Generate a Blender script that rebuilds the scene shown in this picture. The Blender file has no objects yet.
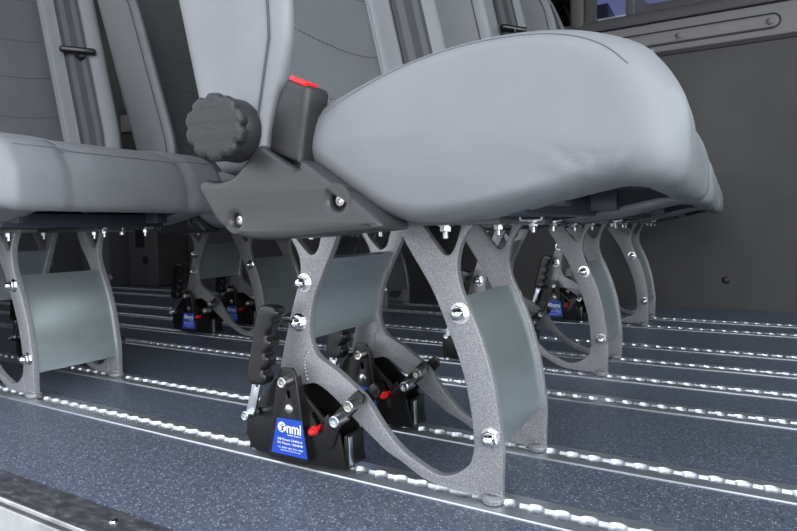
import bpy, bmesh, math, random
from mathutils import Vector, Matrix
random.seed(4)
PI = math.pi
S = bpy.context.scene
COL = S.collection

# ------------------------------------------------------------------ camera, sky, exposure
cam = bpy.data.cameras.new('camera')
cam.sensor_width = 36.0
cam.lens = 36.0 * 587.2 / 797.0
cam.clip_start = 0.01
cam_o = bpy.data.objects.new('camera', cam)
COL.objects.link(cam_o)
ROT = [[0.8693299, 0.0172436, -0.4939313], [0.4939475, -0.0642353, 0.8671158], [-0.0167756, -0.9977858, -0.0643591]]
m4 = Matrix(((ROT[0][0], -ROT[0][1], -ROT[0][2], 0.0),
             (ROT[1][0], -ROT[1][1], -ROT[1][2], 0.0),
             (ROT[2][0], -ROT[2][1], -ROT[2][2], 0.27888),
             (0, 0, 0, 1)))
cam_o.matrix_world = m4
S.camera = cam_o

world = bpy.data.worlds.new('sky')
S.world = world
world.use_nodes = True
wt = world.node_tree
wt.nodes.clear()
w_out = wt.nodes.new('ShaderNodeOutputWorld')
w_bg = wt.nodes.new('ShaderNodeBackground')
w_tc = wt.nodes.new('ShaderNodeTexCoord')
w_sep = wt.nodes.new('ShaderNodeSeparateXYZ')
w_ramp = wt.nodes.new('ShaderNodeValToRGB')
w_ramp.color_ramp.elements[0].position = 0.0
w_ramp.color_ramp.elements[0].color = (0.96, 0.98, 1.0, 1)
w_ramp.color_ramp.elements[1].position = 0.7
w_ramp.color_ramp.elements[1].color = (0.80, 0.87, 1.0, 1)
wt.links.new(w_tc.outputs['Generated'], w_sep.inputs[0])
wt.links.new(w_sep.outputs['Z'], w_ramp.inputs[0])
# the sky is brighter towards the sun, ahead of the van
w_sun = wt.nodes.new('ShaderNodeMapRange')
w_sun.inputs['From Min'].default_value = 0.45
w_sun.inputs['From Max'].default_value = 0.95
w_sun.inputs['To Min'].default_value = 1.0
w_sun.inputs['To Max'].default_value = 3.6
w_mul = wt.nodes.new('ShaderNodeVectorMath')
w_mul.operation = 'SCALE'
wt.links.new(w_sep.outputs['X'], w_sun.inputs['Value'])
wt.links.new(w_ramp.outputs[0], w_mul.inputs[0])
wt.links.new(w_sun.outputs[0], w_mul.inputs['Scale'])
wt.links.new(w_mul.outputs[0], w_bg.inputs['Color'])
wt.links.new(w_bg.outputs[0], w_out.inputs['Surface'])
w_bg.inputs['Strength'].default_value = 2.6

S.view_settings.view_transform = 'Standard'
S.view_settings.look = 'None'
S.view_settings.gamma = 1.0
S.view_settings.use_curve_mapping = False
S.view_settings.exposure = -0.02
S.cycles.max_bounces = 10
S.cycles.diffuse_bounces = 6

# ------------------------------------------------------------------ materials
def mat(name, color, rough=0.5, metal=0.0, spec=0.5, coat=0.0):
    m = bpy.data.materials.new(name)
    m.use_nodes = True
    b = m.node_tree.nodes['Principled BSDF']
    b.inputs['Base Color'].default_value = (*color, 1)
    b.inputs['Roughness'].default_value = rough
    b.inputs['Metallic'].default_value = metal
    b.inputs['Specular IOR Level'].default_value = spec
    b.inputs['Coat Weight'].default_value = coat
    return m

def nodes(m):
    return m.node_tree.nodes, m.node_tree.links, m.node_tree.nodes['Principled BSDF']

def coords(m, scale=(1, 1, 1)):
    n, l, b = nodes(m)
    t = n.new('ShaderNodeTexCoord')
    mp = n.new('ShaderNodeMapping')
    mp.inputs['Scale'].default_value = scale
    l.new(t.outputs['Object'], mp.inputs['Vector'])
    return mp.outputs[0]

def noise(m, scale, detail=2.0, vec=None, rough=0.5):
    n, l, b = nodes(m)
    x = n.new('ShaderNodeTexNoise')
    x.inputs['Scale'].default_value = scale
    x.inputs['Detail'].default_value = detail
    x.inputs['Roughness'].default_value = rough
    l.new(vec if vec is not None else coords(m), x.inputs['Vector'])
    return x.outputs['Fac']

def ramp(m, fac, stops):
    n, l, b = nodes(m)
    r = n.new('ShaderNodeValToRGB')
    cr = r.color_ramp
    while len(cr.elements) < len(stops):
        cr.elements.new(0.5)
    for e, (p, c) in zip(cr.elements, stops):
        e.position = p
        e.color = (*c, 1) if len(c) == 3 else c
    l.new(fac, r.inputs[0])
    return r.outputs[0]

def bump(m, height, strength=0.2, dist=0.001):
    n, l, b = nodes(m)
    x = n.new('ShaderNodeBump')
    x.inputs['Strength'].default_value = strength
    x.inputs['Distance'].default_value = dist
    l.new(height, x.inputs['Height'])
    l.new(x.outputs[0], b.inputs['Normal'])

M = {}
def leather(name, c):
    m = mat(name, c, 0.46, 0, 0.4)
    n, l, b = nodes(m)
    v = n.new('ShaderNodeTexVoronoi')
    v.inputs['Scale'].default_value = 650
    l.new(coords(m), v.inputs['Vector'])
    big = noise(m, 14, 3)
    col = ramp(m, big, [(0.3, tuple(x * 0.95 for x in c)), (0.7, tuple(x * 1.04 for x in c))])
    l.new(col, b.inputs['Base Color'])
    bump(m, v.outputs['Distance'], 0.18, 0.0006)
    return m
M['leather'] = leather('grey_leatherette', (0.186, 0.191, 0.200))
M['leather_panel'] = leather('grey_leatherette_panel', (0.108, 0.110, 0.115))
M['stitch'] = mat('stitch', (0.05, 0.052, 0.06), 0.7)
M['piping'] = mat('piping', (0.16, 0.165, 0.18), 0.5)

# hammered powder coat of the seat legs
m = mat('hammered_grey', (0.2, 0.2, 0.21), 0.36, 0.3)
n, l, b = nodes(m)
fl = noise(m, 900, 2)
l.new(ramp(m, fl, [(0.36, (0.19, 0.19, 0.20)), (0.55, (0.26, 0.26, 0.27)), (0.72, (0.44, 0.44, 0.44))]), b.inputs['Base Color'])
bump(m, noise(m, 700, 2), 0.16, 0.0005)
M['hammer'] = m
m = mat('weld_bead', (0.3, 0.3, 0.3), 0.35, 0.7)
bump(m, noise(m, 400, 2), 0.5, 0.001)
M['weld'] = m

m = mat('grey_plate', (0.15, 0.178, 0.182), 0.30, 0.85, 0.5)
n, l, b = nodes(m)
l.new(ramp(m, noise(m, 18, 5, coords(m, (1, 1, 3))), [(0.3, (0.52, 0.58, 0.585)), (0.7, (0.57, 0.63, 0.635))]), b.inputs['Base Color'])
M['plate'] = m

m = mat('black_steel', (0.007, 0.0065, 0.006), 0.30, 0.0, 0.5)
M['black_steel'] = m
m = mat('frame_steel', (0.035, 0.04, 0.055), 0.42, 0.2)
bump(m, noise(m, 400, 2), 0.25, 0.0006)
M['frame'] = m
m = mat('black_plastic', (0.015, 0.015, 0.016), 0.48)
bump(m, noise(m, 900, 2), 0.3, 0.0005)
M['plastic'] = m
m = mat('dark_grey_plastic', (0.030, 0.030, 0.031), 0.45)
bump(m, noise(m, 900, 2), 0.15, 0.0004)
b = m.node_tree.nodes['Principled BSDF']; b.inputs['Roughness'].default_value = 0.36
M['cover'] = m
m = mat('knob_plastic', (0.05, 0.05, 0.052), 0.5)
n, l, b = nodes(m)
l.new(ramp(m, noise(m, 900, 2), [(0.4, (0.012, 0.012, 0.0125)), (0.7, (0.030, 0.030, 0.031))]), b.inputs['Base Color'])
bump(m, noise(m, 800, 2), 0.6, 0.001)
M['knob'] = m
M['rubber_grip'] = mat('black_grip', (0.010, 0.0095, 0.009), 0.25, 0, 0.5)
M['red'] = mat('red_plastic', (0.72, 0.012, 0.012), 0.3)
M['red_button'] = mat('red_button', (0.8, 0.01, 0.012), 0.35)
M['blue'] = mat('blue_label', (0.012, 0.06, 0.42), 0.4)
M['white'] = mat('white_print', (0.85, 0.87, 0.9), 0.5)
M['chrome'] = mat('chrome', (0.75, 0.75, 0.76), 0.12, 1.0)
M['zinc'] = mat('zinc', (0.62, 0.65, 0.68), 0.28, 1.0)
M['steel'] = mat('bare_steel', (0.55, 0.53, 0.5), 0.3, 1.0)
M['brass'] = mat('yellow_zinc', (0.6, 0.5, 0.3), 0.3, 1.0)
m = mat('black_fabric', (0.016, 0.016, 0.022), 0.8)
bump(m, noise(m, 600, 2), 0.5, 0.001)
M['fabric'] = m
M['slot_floor'] = mat('slot_floor', (0.07, 0.07, 0.075), 0.6, 0.3)  # darker grey than the lips, on the bottom of the rail slots
M['dark'] = mat('dark_hole', (0.006, 0.006, 0.006), 0.7)

m = mat('aluminium_rail', (0.60, 0.62, 0.65), 0.3, 0.85)
n, l, b = nodes(m)
l.new(ramp(m, noise(m, 60, 4, coords(m, (0.15, 1, 1))), [(0.3, (0.26, 0.26, 0.26)), (0.7, (0.42, 0.42, 0.42))]), b.inputs['Roughness'])
M['alu'] = m

# webbing with lengthwise ribs
m = mat('belt_webbing', (0.05, 0.05, 0.055), 0.6)
n, l, b = nodes(m)
w = n.new('ShaderNodeTexWave')
w.wave_type = 'BANDS'
w.bands_direction = 'Y'
w.inputs['Scale'].default_value = 19.0
w.inputs['Distortion'].default_value = 0
l.new(coords(m), w.inputs['Vector'])
l.new(ramp(m, w.outputs['Fac'], [(0.50, (0.018, 0.018, 0.022)), (0.7, (0.060, 0.060, 0.068))]), b.inputs['Base Color'])
bump(m, noise(m, 1400, 1), 0.4, 0.0005)
M['belt'] = m

# speckled vinyl floor
m = mat('speckled_vinyl', (0.05, 0.058, 0.08), 0.42, 0, 0.5)
n, l, b = nodes(m)
vec = coords(m)
def flecks(scale, keep, size):
    wob = n.new('ShaderNodeTexNoise')
    wob.inputs['Scale'].default_value = scale * 2.2
    l.new(vec, wob.inputs['Vector'])
    mx = n.new('ShaderNodeMix')
    mx.data_type = 'VECTOR'
    mx.inputs[0].default_value = 0.0025
    l.new(vec, mx.inputs[4])
    l.new(wob.outputs['Color'], mx.inputs[5])
    v = n.new('ShaderNodeTexVoronoi')
    v.inputs['Scale'].default_value = scale
    l.new(mx.outputs[1], v.inputs['Vector'])
    sc = n.new('ShaderNodeSeparateColor')
    l.new(v.outputs['Color'], sc.inputs[0])
    a = n.new('ShaderNodeMath'); a.operation = 'LESS_THAN'; a.inputs[1].default_value = size
    l.new(v.outputs['Distance'], a.inputs[0])
    c = n.new('ShaderNodeMath'); c.operation = 'LESS_THAN'; c.inputs[1].default_value = keep
    l.new(sc.outputs[0], c.inputs[0])
    p = n.new('ShaderNodeMath'); p.operation = 'MULTIPLY'
    l.new(a.outputs[0], p.inputs[0]); l.new(c.outputs[0], p.inputs[1])
    return p.outputs[0], sc.outputs[1]
base = ramp(m, noise(m, 130, 4), [(0.35, (0.074, 0.086, 0.112)), (0.68, (0.104, 0.118, 0.150))])
f1, r1 = flecks(400, 0.26, 0.37)
f2, r2 = flecks(330, 0.22, 0.36)
f3, r3 = flecks(420, 0.35, 0.33)
def over(bottom, fac, color):
    x = n.new('ShaderNodeMix'); x.data_type = 'RGBA'
    l.new(fac, x.inputs[0]); l.new(bottom, x.inputs[6])
    x.inputs[7].default_value = (*color, 1)
    return x.outputs[2]
c = over(base, f3, (0.13, 0.16, 0.22))
c = over(c, f2, (0.022, 0.026, 0.04))
c = over(c, f1, (0.31, 0.36, 0.46))
l.new(c, b.inputs['Base Color'])
bump(m, noise(m, 500, 2), 0.15, 0.0006)
M['floor'] = m

m = mat('side_panel', (0.045, 0.043, 0.045), 0.55)
n, l, b = nodes(m)
l.new(ramp(m, noise(m, 3.5, 6), [(0.3, (0.055, 0.051, 0.053)), (0.75, (0.092, 0.086, 0.088))]), b.inputs['Base Color'])
bump(m, noise(m, 250, 3), 0.2, 0.001)
M['panel'] = m
M['trim'] = mat('grey_trim', (0.23, 0.215, 0.22), 0.55)
M['lining'] = mat('grey_lining', (0.09, 0.09, 0.092), 0.7)
M['headliner'] = mat('headliner', (0.32, 0.32, 0.32), 0.9)
M['pillar'] = mat('pillar_trim', (0.13, 0.115, 0.11), 0.6)
M['bar'] = mat('bar_steel', (0.10, 0.098, 0.10), 0.45, 0.2)
M['seal'] = mat('black_seal', (0.012, 0.012, 0.013), 0.5)
m = mat('frame_trim', (0.075, 0.07, 0.076), 0.5)
M['window_frame'] = m
m = mat('scuffed_sill', (0.055, 0.055, 0.058), 0.4)
n, l, b = nodes(m)
l.new(ramp(m, noise(m, 55, 6, coords(m, (1, 2.2, 1)), 0.65), [(0.42, (0.035, 0.036, 0.04)), (0.58, (0.075, 0.075, 0.08)), (0.72, (0.22, 0.22, 0.225))]), b.inputs['Base Color'])
M['sill'] = m
m = mat('step_aluminium', (0.62, 0.62, 0.62), 0.34, 1.0)
n, l, b = nodes(m)
l.new(ramp(m, noise(m, 22, 5), [(0.35, (0.5, 0.5, 0.5)), (0.7, (0.75, 0.75, 0.74))]), b.inputs['Base Color'])
M['step'] = m
m = mat('asphalt', (0.3, 0.3, 0.3), 0.9)
n, l, b = nodes(m)
l.new(ramp(m, noise(m, 40, 6), [(0.3, (0.24, 0.24, 0.24)), (0.7, (0.36, 0.355, 0.35))]), b.inputs['Base Color'])
M['asphalt'] = m
M['render_wall'] = mat('pale_render', (0.75, 0.72, 0.68), 0.9)
m = mat('leaves', (0.05, 0.08, 0.03), 0.7)
n, l, b = nodes(m)
l.new(ramp(m, noise(m, 9, 4), [(0.35, (0.02, 0.03, 0.015)), (0.7, (0.16, 0.17, 0.10))]), b.inputs['Base Color'])
M['leaves'] = m
M['bark'] = mat('bark', (0.08, 0.06, 0.05), 0.9)

def glass(name, tint, refl=0.08):
    m = bpy.data.materials.new(name)
    m.use_nodes = True
    nt = m.node_tree
    nt.nodes.clear()
    o = nt.nodes.new('ShaderNodeOutputMaterial')
    t = nt.nodes.new('ShaderNodeBsdfTransparent')
    t.inputs[0].default_value = (*tint, 1)
    g = nt.nodes.new('ShaderNodeBsdfGlossy')
    g.inputs['Roughness'].default_value = 0.02
    x = nt.nodes.new('ShaderNodeMixShader')
    x.inputs[0].default_value = refl
    nt.links.new(t.outputs[0], x.inputs[1]); nt.links.new(g.outputs[0], x.inputs[2])
    nt.links.new(x.outputs[0], o.inputs['Surface'])
    return m
M['glass'] = glass('tinted_glass', (0.22, 0.23, 0.32))
M['clear'] = glass('clear_glass', (0.85, 0.9, 0.88), 0.06)
M['privacy'] = glass('privacy_glass', (0.012, 0.017, 0.018), 0.06)

# ------------------------------------------------------------------ mesh helpers
BASE = Vector((0, 0, 0))           # subtracted from every vertex of a thing's parts

def link_mesh(name, me, material, parent=None, smooth=True, angle=35):
    if isinstance(material, (list, tuple)):
        for k in material:
            me.materials.append(M[k])
    else:
        me.materials.append(M[material])
    if smooth:
        me.polygons.foreach_set('use_smooth', [True] * len(me.polygons))
        try:
            me.set_sharp_from_angle(angle=math.radians(angle))
        except Exception:
            pass
    o = bpy.data.objects.new(name, me)
    COL.objects.link(o)
    if parent is not None:
        o.parent = parent
    return o

def obj(name, bm, material, parent=None, smooth=True, angle=35):
    bmesh.ops.recalc_face_normals(bm, faces=bm.faces[:])
    if BASE.length:
        bmesh.ops.translate(bm, verts=bm.verts[:], vec=-BASE)
    me = bpy.data.meshes.new(name)
    bm.to_mesh(me)
    bm.free()
    return link_mesh(name, me, material, parent, smooth, angle)

def box(bm, x0, x1, y0, y1, z0, z1, bev=0.0, seg=2, mi=0, rot=None, pivot=None):
    g = bmesh.new()
    bmesh.ops.create_cube(g, size=1)
    for v in g.verts:
        v.co = Vector(((x0 + x1) / 2 + v.co.x * (x1 - x0), (y0 + y1) / 2 + v.co.y * (y1 - y0), (z0 + z1) / 2 + v.co.z * (z1 - z0)))
    if bev > 0:
        bmesh.ops.bevel(g, geom=g.edges[:], offset=bev, segments=seg, profile=0.5, affect='EDGES')
    if rot is not None:
        bmesh.ops.rotate(g, verts=g.verts[:], cent=pivot, matrix=rot)
    merge(bm, g, mi)

def merge(bm, g, mi=0):
    vm = {}
    for v in g.verts:
        vm[v] = bm.verts.new(v.co)
    for f in g.faces:
        try:
            nf = bm.faces.new([vm[v] for v in f.verts])
            nf.material_index = mi
        except ValueError:
            pass
    g.free()

def lathe(bm, prof, origin, axis, seg=24, mi=0, cap=True, hexa=None):
    """prof: list of (radius, distance along the axis)."""
    axis = Vector(axis).normalized()
    u = axis.orthogonal().normalized()
    w = axis.cross(u)
    origin = Vector(origin)
    rings = []
    for r, d in prof:
        rings.append([bm.verts.new(origin + axis * d + (u * math.cos(2 * PI * k / seg) + w * math.sin(2 * PI * k / seg)) * max(r, 1e-5)) for k in range(seg)])
    for a, b_ in zip(rings, rings[1:]):
        for k in range(seg):
            f = bm.faces.new((a[k], a[(k + 1) % seg], b_[(k + 1) % seg], b_[k]))
            f.material_index = mi
    if cap:
        for r in (rings[0], rings[-1]):
            f = bm.faces.new(r)
            f.material_index = mi

def tube(bm, pts, r, seg=8, mi=0, closed=False):
    pts = [Vector(p) for p in pts]
    n_ = len(pts)
    rings = []
    prev = None
    for i, p in enumerate(pts):
        if closed:
            t = (pts[(i + 1) % n_] - pts[i - 1]).normalized()
        else:
            t = (pts[min(i + 1, n_ - 1)] - pts[max(i - 1, 0)]).normalized()
        if prev is None:
            u = t.orthogonal().normalized()
        else:
            u = (prev - t * prev.dot(t))
            u = u.normalized() if u.length > 1e-6 else t.orthogonal().normalized()
        prev = u
        w = t.cross(u)
        rings.append([bm.verts.new(p + (u * math.cos(2 * PI * k / seg) + w * math.sin(2 * PI * k / seg)) * r) for k in range(seg)])
    rr = rings + ([rings[0]] if closed else [])
    for a, b_ in zip(rr, rr[1:]):
        for k in range(seg):
            f = bm.faces.new((a[k], a[(k + 1) % seg], b_[(k + 1) % seg], b_[k]))
            f.material_index = mi
    if not closed:
        for r_ in (rings[0], rings[-1]):
            f = bm.faces.new(r_)
            f.material_index = mi

def catmull(pts, sub=4, closed=False):
    out = []
    n_ = len(pts)
    rng = range(n_) if closed else range(n_ - 1)
    for i in rng:
        p0 = pts[(i - 1) % n_] if closed or i > 0 else pts[0]
        p1 = pts[i]
        p2 = pts[(i + 1) % n_]
        p3 = pts[(i + 2) % n_] if closed or i + 2 < n_ else pts[-1]
        for s in range(sub):
            t = s / sub
            q = []
            for k in range(len(p1)):
                q.append(0.5 * (2 * p1[k] + (p2[k] - p0[k]) * t + (2 * p0[k] - 5 * p1[k] + 4 * p2[k] - p3[k]) * t * t + (-p0[k] + 3 * p1[k] - 3 * p2[k] + p3[k]) * t ** 3))
            out.append(tuple(q))
    if not closed:
        out.append(tuple(pts[-1]))
    return out

def slab(name, outline, y0, y1, bevel, material, parent, holes=(), bevel_res=2):
    """Plate cut to an outline in the X-Z plane, from y0 to y1, with rounded edges."""
    cu = bpy.data.curves.new(name, 'CURVE')
    cu.dimensions = '2D'
    cu.fill_mode = 'BOTH'
    for lp in [outline] + list(holes):
        sp = cu.splines.new('POLY')
        sp.points.add(len(lp) - 1)
        for p, q in zip(sp.points, lp):
            p.co = (q[0], q[1], 0, 1)
        sp.use_cyclic_u = True
    cu.extrude = (y1 - y0) / 2 - bevel
    cu.bevel_depth = bevel
    cu.bevel_resolution = bevel_res
    cu.offset = -bevel
    tmp = bpy.data.objects.new(name, cu)
    COL.objects.link(tmp)
    dg = bpy.context.evaluated_depsgraph_get()
    me = bpy.data.meshes.new_from_object(tmp.evaluated_get(dg))
    bpy.data.objects.remove(tmp)
    bpy.data.curves.remove(cu)
    me.materials.clear()
    yc = (y0 + y1) / 2
    for v in me.vertices:
        v.co = Vector((v.co.x, yc - v.co.z, v.co.y)) - BASE
    bm = bmesh.new()
    bm.from_mesh(me)
    bmesh.ops.remove_doubles(bm, verts=bm.verts[:], dist=1e-6)
    bmesh.ops.recalc_face_normals(bm, faces=bm.faces[:])
    bm.to_mesh(me)
    bm.free()
    me.name = name
    return link_mesh(name, me, material, parent, True, 40)

def ring2d(cx, cz, r, k=20):
    return [(cx + r * math.cos(2 * PI * i / k), cz + r * math.sin(2 * PI * i / k)) for i in range(k)]

def text_into(bm, s, u0, u1, v0, v1, y, mi, bold=0.0):
    """Flat lettering in the X-Z plane fitted into a box."""
    cu = bpy.data.curves.new('lettering', 'FONT')
    cu.body = s
    cu.resolution_u = 3
    cu.offset = bold
    tmp = bpy.data.objects.new('lettering', cu)
    COL.objects.link(tmp)
    dg = bpy.context.evaluated_depsgraph_get()
    me = bpy.data.meshes.new_from_object(tmp.evaluated_get(dg))
    bpy.data.objects.remove(tmp)
    bpy.data.curves.remove(cu)
    xs = [v.co.x for v in me.vertices]
    ys = [v.co.y for v in me.vertices]
    a, b_, c_, d_ = min(xs), max(xs), min(ys), max(ys)
    vs = [bm.verts.new((u0 + (v.co.x - a) / (b_ - a) * (u1 - u0), y, v0 + (v.co.y - c_) / (d_ - c_) * (v1 - v0))) for v in me.vertices]
    for p in me.polygons:
        try:
            f = bm.faces.new([vs[i] for i in p.vertices])
            f.material_index = mi
        except ValueError:
            pass
    bpy.data.meshes.remove(me)

def tag(o, label, cat, group=None, kind=None):
    o['label'] = label
    o['category'] = cat
    if group:
        o['group'] = group
    if kind:
        o['kind'] = kind
    return o

def struct(name, bm, material, parent=None, smooth=False):
    o = obj(name, bm, material, parent, smooth)
    if parent is None:
        o['kind'] = 'structure'
    return o

def empty(name, loc):
    o = bpy.data.objects.new(name, None)
    o.empty_display_size = 0.05
    o.location = loc
    COL.objects.link(o)
    return o

def copy_tree(o, parent=None):
    c_ = o.copy()
    COL.objects.link(c_)
    if parent is not None:
        c_.parent = parent
    for ch in list(o.children):
        copy_tree(ch, c_)
    return c_

# ------------------------------------------------------------------ the van body
rect2 = lambda a, b_, c_, d_: [(a, c_), (b_, c_), (b_, d_), (a, d_)]
DOOR = 0.357                        # edge of the vinyl at the open side door
WALL = 2.15
X0, X1 = -3.0, 1.75
ROOF = 1.72
RAILS = [0.547, 0.702, 0.952, 1.105, 1.259, 1.421, 1.698, 1.855]
bm = bmesh.new(); box(bm, X0, X1, DOOR, WALL, -0.05, -0.012)
edges = [DOOR] + [v for y in RAILS for v in (y - 0.0235, y + 0.0235)] + [WALL]
for a, b_ in zip(edges[::2], edges[1::2]):          # the vinyl lies between the rails
    box(bm, X0, X1, a, b_, -0.0125, 0.0)
struct('floor', bm, 'floor')
bm = bmesh.new(); box(bm, X0, X1, DOOR - 0.06, WALL + 0.06, ROOF, ROOF + 0.05)
struct('ceiling', bm, 'headliner')
# opposite side wall: panel, trim rail, windows above
ZP = 0.832
bm = bmesh.new(); box(bm, X0, X1, WALL, WALL + 0.04, -0.03, ZP)
struct('wall_right', bm, 'panel')
bm = bmesh.new(); box(bm, X0, X1, WALL + 0.004, WALL + 0.05, ZP, 0.955)
struct('wall_right_upper', bm, 'trim')
bm = bmesh.new(); box(bm, X0, X1, WALL - 0.012, WALL + 0.02, ZP + 0.006, 0.935, 0.006, 3)
t1 = struct('trim_1', bm, 'trim', smooth=True)
# inset strip with its dark groove and two screws
def pill(x0, x1, z0, z1, k=10):
    r = (z1 - z0) / 2
    zc = (z0 + z1) / 2
    pts = [(x1 - r + r * math.sin(PI * i / k), zc + r * math.cos(PI * i / k)) for i in range(k + 1)]
    pts += [(x0 + r - r * math.sin(PI * i / k), zc - r * math.cos(PI * i / k)) for i in range(k + 1)]
    return pts
slab('groove', pill(-1.6, 0.116, 0.858, 0.906), WALL - 0.0135, WALL - 0.008, 0.0005, 'seal', t1)
slab('inset_strip', pill(-1.6, 0.110, 0.862, 0.900), WALL - 0.020, WALL - 0.010, 0.004, 'trim', t1)
for sx in (0.087, -0.16, -0.41, -0.66):
    bm = bmesh.new(); lathe(bm, [(0.011, 0), (0.011, 0.002), (0.009, 0.005), (0.004, 0.007), (0.0001, 0.0075)], (sx, WALL - 0.019, 0.880), (0, -1, 0))
    obj('screw', bm, 'trim', t1)
bm = bmesh.new(); box(bm, X0, X1, WALL - 0.018, WALL + 0.03, 0.937, 0.975, 0.006, 2)
struct('trim_2', bm, 'window_frame', smooth=True)
bm = bmesh.new(); box(bm, X0, X1, WALL - 0.006, WALL + 0.03, ZP - 0.004, ZP + 0.006)
struct('trim_3', bm, 'seal')
bm = bmesh.new(); box(bm, X0, X1, WALL, WALL + 0.05, 1.46, ROOF)
struct('wall_right_header', bm, 'lining')
def rounded(x0, x1, z0, z1, r, k=6):
    out = []
    for cx, cz, a0 in ((x1 - r, z1 - r, 0), (x0 + r, z1 - r, 90), (x0 + r, z0 + r, 180), (x1 - r, z0 + r, 270)):
        for i in range(k + 1):
            a = math.radians(a0 + 90 * i / k)
            out.append((cx + r * math.cos(a), cz + r * math.sin(a)))
    return out
rect = lambda a, b_, c_, d_: [(a, c_), (b_, c_), (b_, d_), (a, d_)]
def window(name, x0, x1, hole, gl, frame_m):
    fr = slab(name, rect(x0, x1, 0.962, 1.47), WALL, WALL + 0.03, 0.003, frame_m, None, [hole])
    fr['kind'] = 'structure'
    xs = [p[0] for p in hole]; zs = [p[1] for p in hole]
    bm_ = bmesh.new(); box(bm_, min(xs) - 0.008, max(xs) + 0.008, WALL + 0.014, WALL + 0.018, min(zs) - 0.008, max(zs) + 0.008)
    obj('pane', bm_, gl, fr, False)
    return fr
window('window_1', -0.300, 0.92, rounded(-0.272, 0.88, 1.003, 1.43, 0.03), 'glass', 'window_frame')
window('window_2', -0.462, -0.303, rect(-0.425, -0.327, 0.966, 1.44), 'glass', 'window_frame')
window('window_3', -1.60, -0.505, rect(-1.56, -0.512, 0.972, 1.44), 'privacy', 'window_frame')
window('window_5', 0.98, 1.71, rounded(1.03, 1.66, 0.99, 1.44, 0.05), 'clear', 'window_frame')
bm = bmesh.new(); box(bm, -0.503, -0.464, WALL - 0.02, WALL + 0.03, 0.962, 1.47, 0.005)
struct('trim_4', bm, 'pillar', smooth=True)
bm = bmesh.new(); box(bm, X0, -1.6, WALL, WALL + 0.03, 0.955, 1.47)
struct('wall_right_rear', bm, 'lining')
bm = bmesh.new(); box(bm, 0.92, 0.98, WALL, WALL + 0.03, 0.955, 1.47); box(bm, 1.71, X1, WALL, WALL + 0.03, 0.955, 1.47)
struct('wall_right_front', bm, 'lining')
bm = bmesh.new(); lathe(bm, [(0.011, 0), (0.011, 0.003), (0.008, 0.006), (0.0001, 0.007)], (-0.016, WALL, 0.093), (0, -1, 0))
tag(obj('panel_stud', bm, 'black_steel'), 'small round black stud low on the dark side panel', 'stud')
bm = bmesh.new(); box(bm, X0 - 0.05, X0, DOOR - 0.06, WALL + 0.05, -0.03, ROOF)
struct('wall_rear', bm, 'lining')
bm = bmesh.new(); box(bm, X1, X1 + 0.05, DOOR - 0.06, WALL + 0.05, -0.05, 0.62); box(bm, X1, X1 + 0.05, DOOR - 0.06, WALL + 0.05, 1.68, ROOF)
struct('wall_front', bm, 'lining')
fr = slab('window_4', rect2(0.32, WALL + 0.04, 0.625, 1.675), 0, 0.03, 0.003, 'window_frame', None, [rect2(0.38, WALL - 0.02, 0.68, 1.62)])
fr.rotation_euler = (0, 0, PI / 2); fr.location = (X1 + 0.04, 0, 0); fr['kind'] = 'structure'
bm = bmesh.new(); box(bm, 0.37, WALL - 0.01, 0.012, 0.016, 0.67, 1.63)
obj('pane', bm, 'clear', fr, False)
# near side with the open sliding door
bm = bmesh.new(); box(bm, X0, -1.30, 0.30, 0.35, -0.03, 0.85); box(bm, X0, -1.30, 0.30, 0.35, 1.4, ROOF); box(bm, -1.42, -1.30, 0.30, 0.35, 0.85, 1.4); box(bm, X0, -2.9, 0.30, 0.35, 0.85, 1.4)
struct('wall_left', bm, 'lining')
bm = bmesh.new(); box(bm, 0.80, X1, 0.30, 0.35, -0.03, 0.72); box(bm, 0.80, X1, 0.30, 0.35, 1.5, ROOF); box(bm, 0.80, 0.95, 0.30, 0.35, 0.72, 1.5); box(bm, 1.65, X1, 0.30, 0.35, 0.72, 1.5)
struct('wall_left_front', bm, 'lining')
bm = bmesh.new(); box(bm, -1.30, 0.80, 0.30, 0.35, 1.60, ROOF)
struct('wall_left_header', bm, 'lining')
bm = bmesh.new(); box(bm, X0, X1, 0.3185, DOOR, -0.012, 0.0, 0.001)
tr = struct('trim_5', bm, 'sill')
for sx in (-0.514, -1.0, -0.1):
    bm = bmesh.new(); lathe(bm, [(0.0045, -0.001), (0.0045, 0.0008), (0.003, 0.0022), (0.0001, 0.0025)], (sx, 0.340, 0.0), (0, 0, 1), 16)
    obj('screw', bm, 'chrome', tr)
bm = bmesh.new()
box(bm, X0, X1, 0.3155, 0.3185, -0.04, 0.001, 0.0008)
box(bm, X0, X1, 0.306, 0.3155, -0.26, -0.001, 0.002)
box(bm, -1.30, 0.80, 0.02, 0.31, -0.27, -0.25, 0.002)
struct('trim_6', bm, 'step', smooth=True)
# moulded boxes low along the far rear corner
bm = bmesh.new(); box(bm, -2.72, -2.50, 1.95, WALL, 0.0, 0.36, 0.012, 3)
t7 = struct('trim_7', bm, 'panel', smooth=True)
bm = bmesh.new(); lathe(bm, [(0.022, -0.001), (0.022, 0.002)], (-2.585, 1.95, 0.135), (0, -1, 0))
obj('hole', bm, 'dark', t7)
bm = bmesh.new(); box(bm, -2.655, -2.59, 1.947, 1.951, 0.20, 0.30, 0.0)
obj('opening', bm, 'dark', t7)
bm = bmesh.new(); box(bm, -2.98, -2.74, 1.85, WALL, 0.0, 0.42, 0.012, 3)
struct('trim_8', bm, 'lining', smooth=True)

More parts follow.
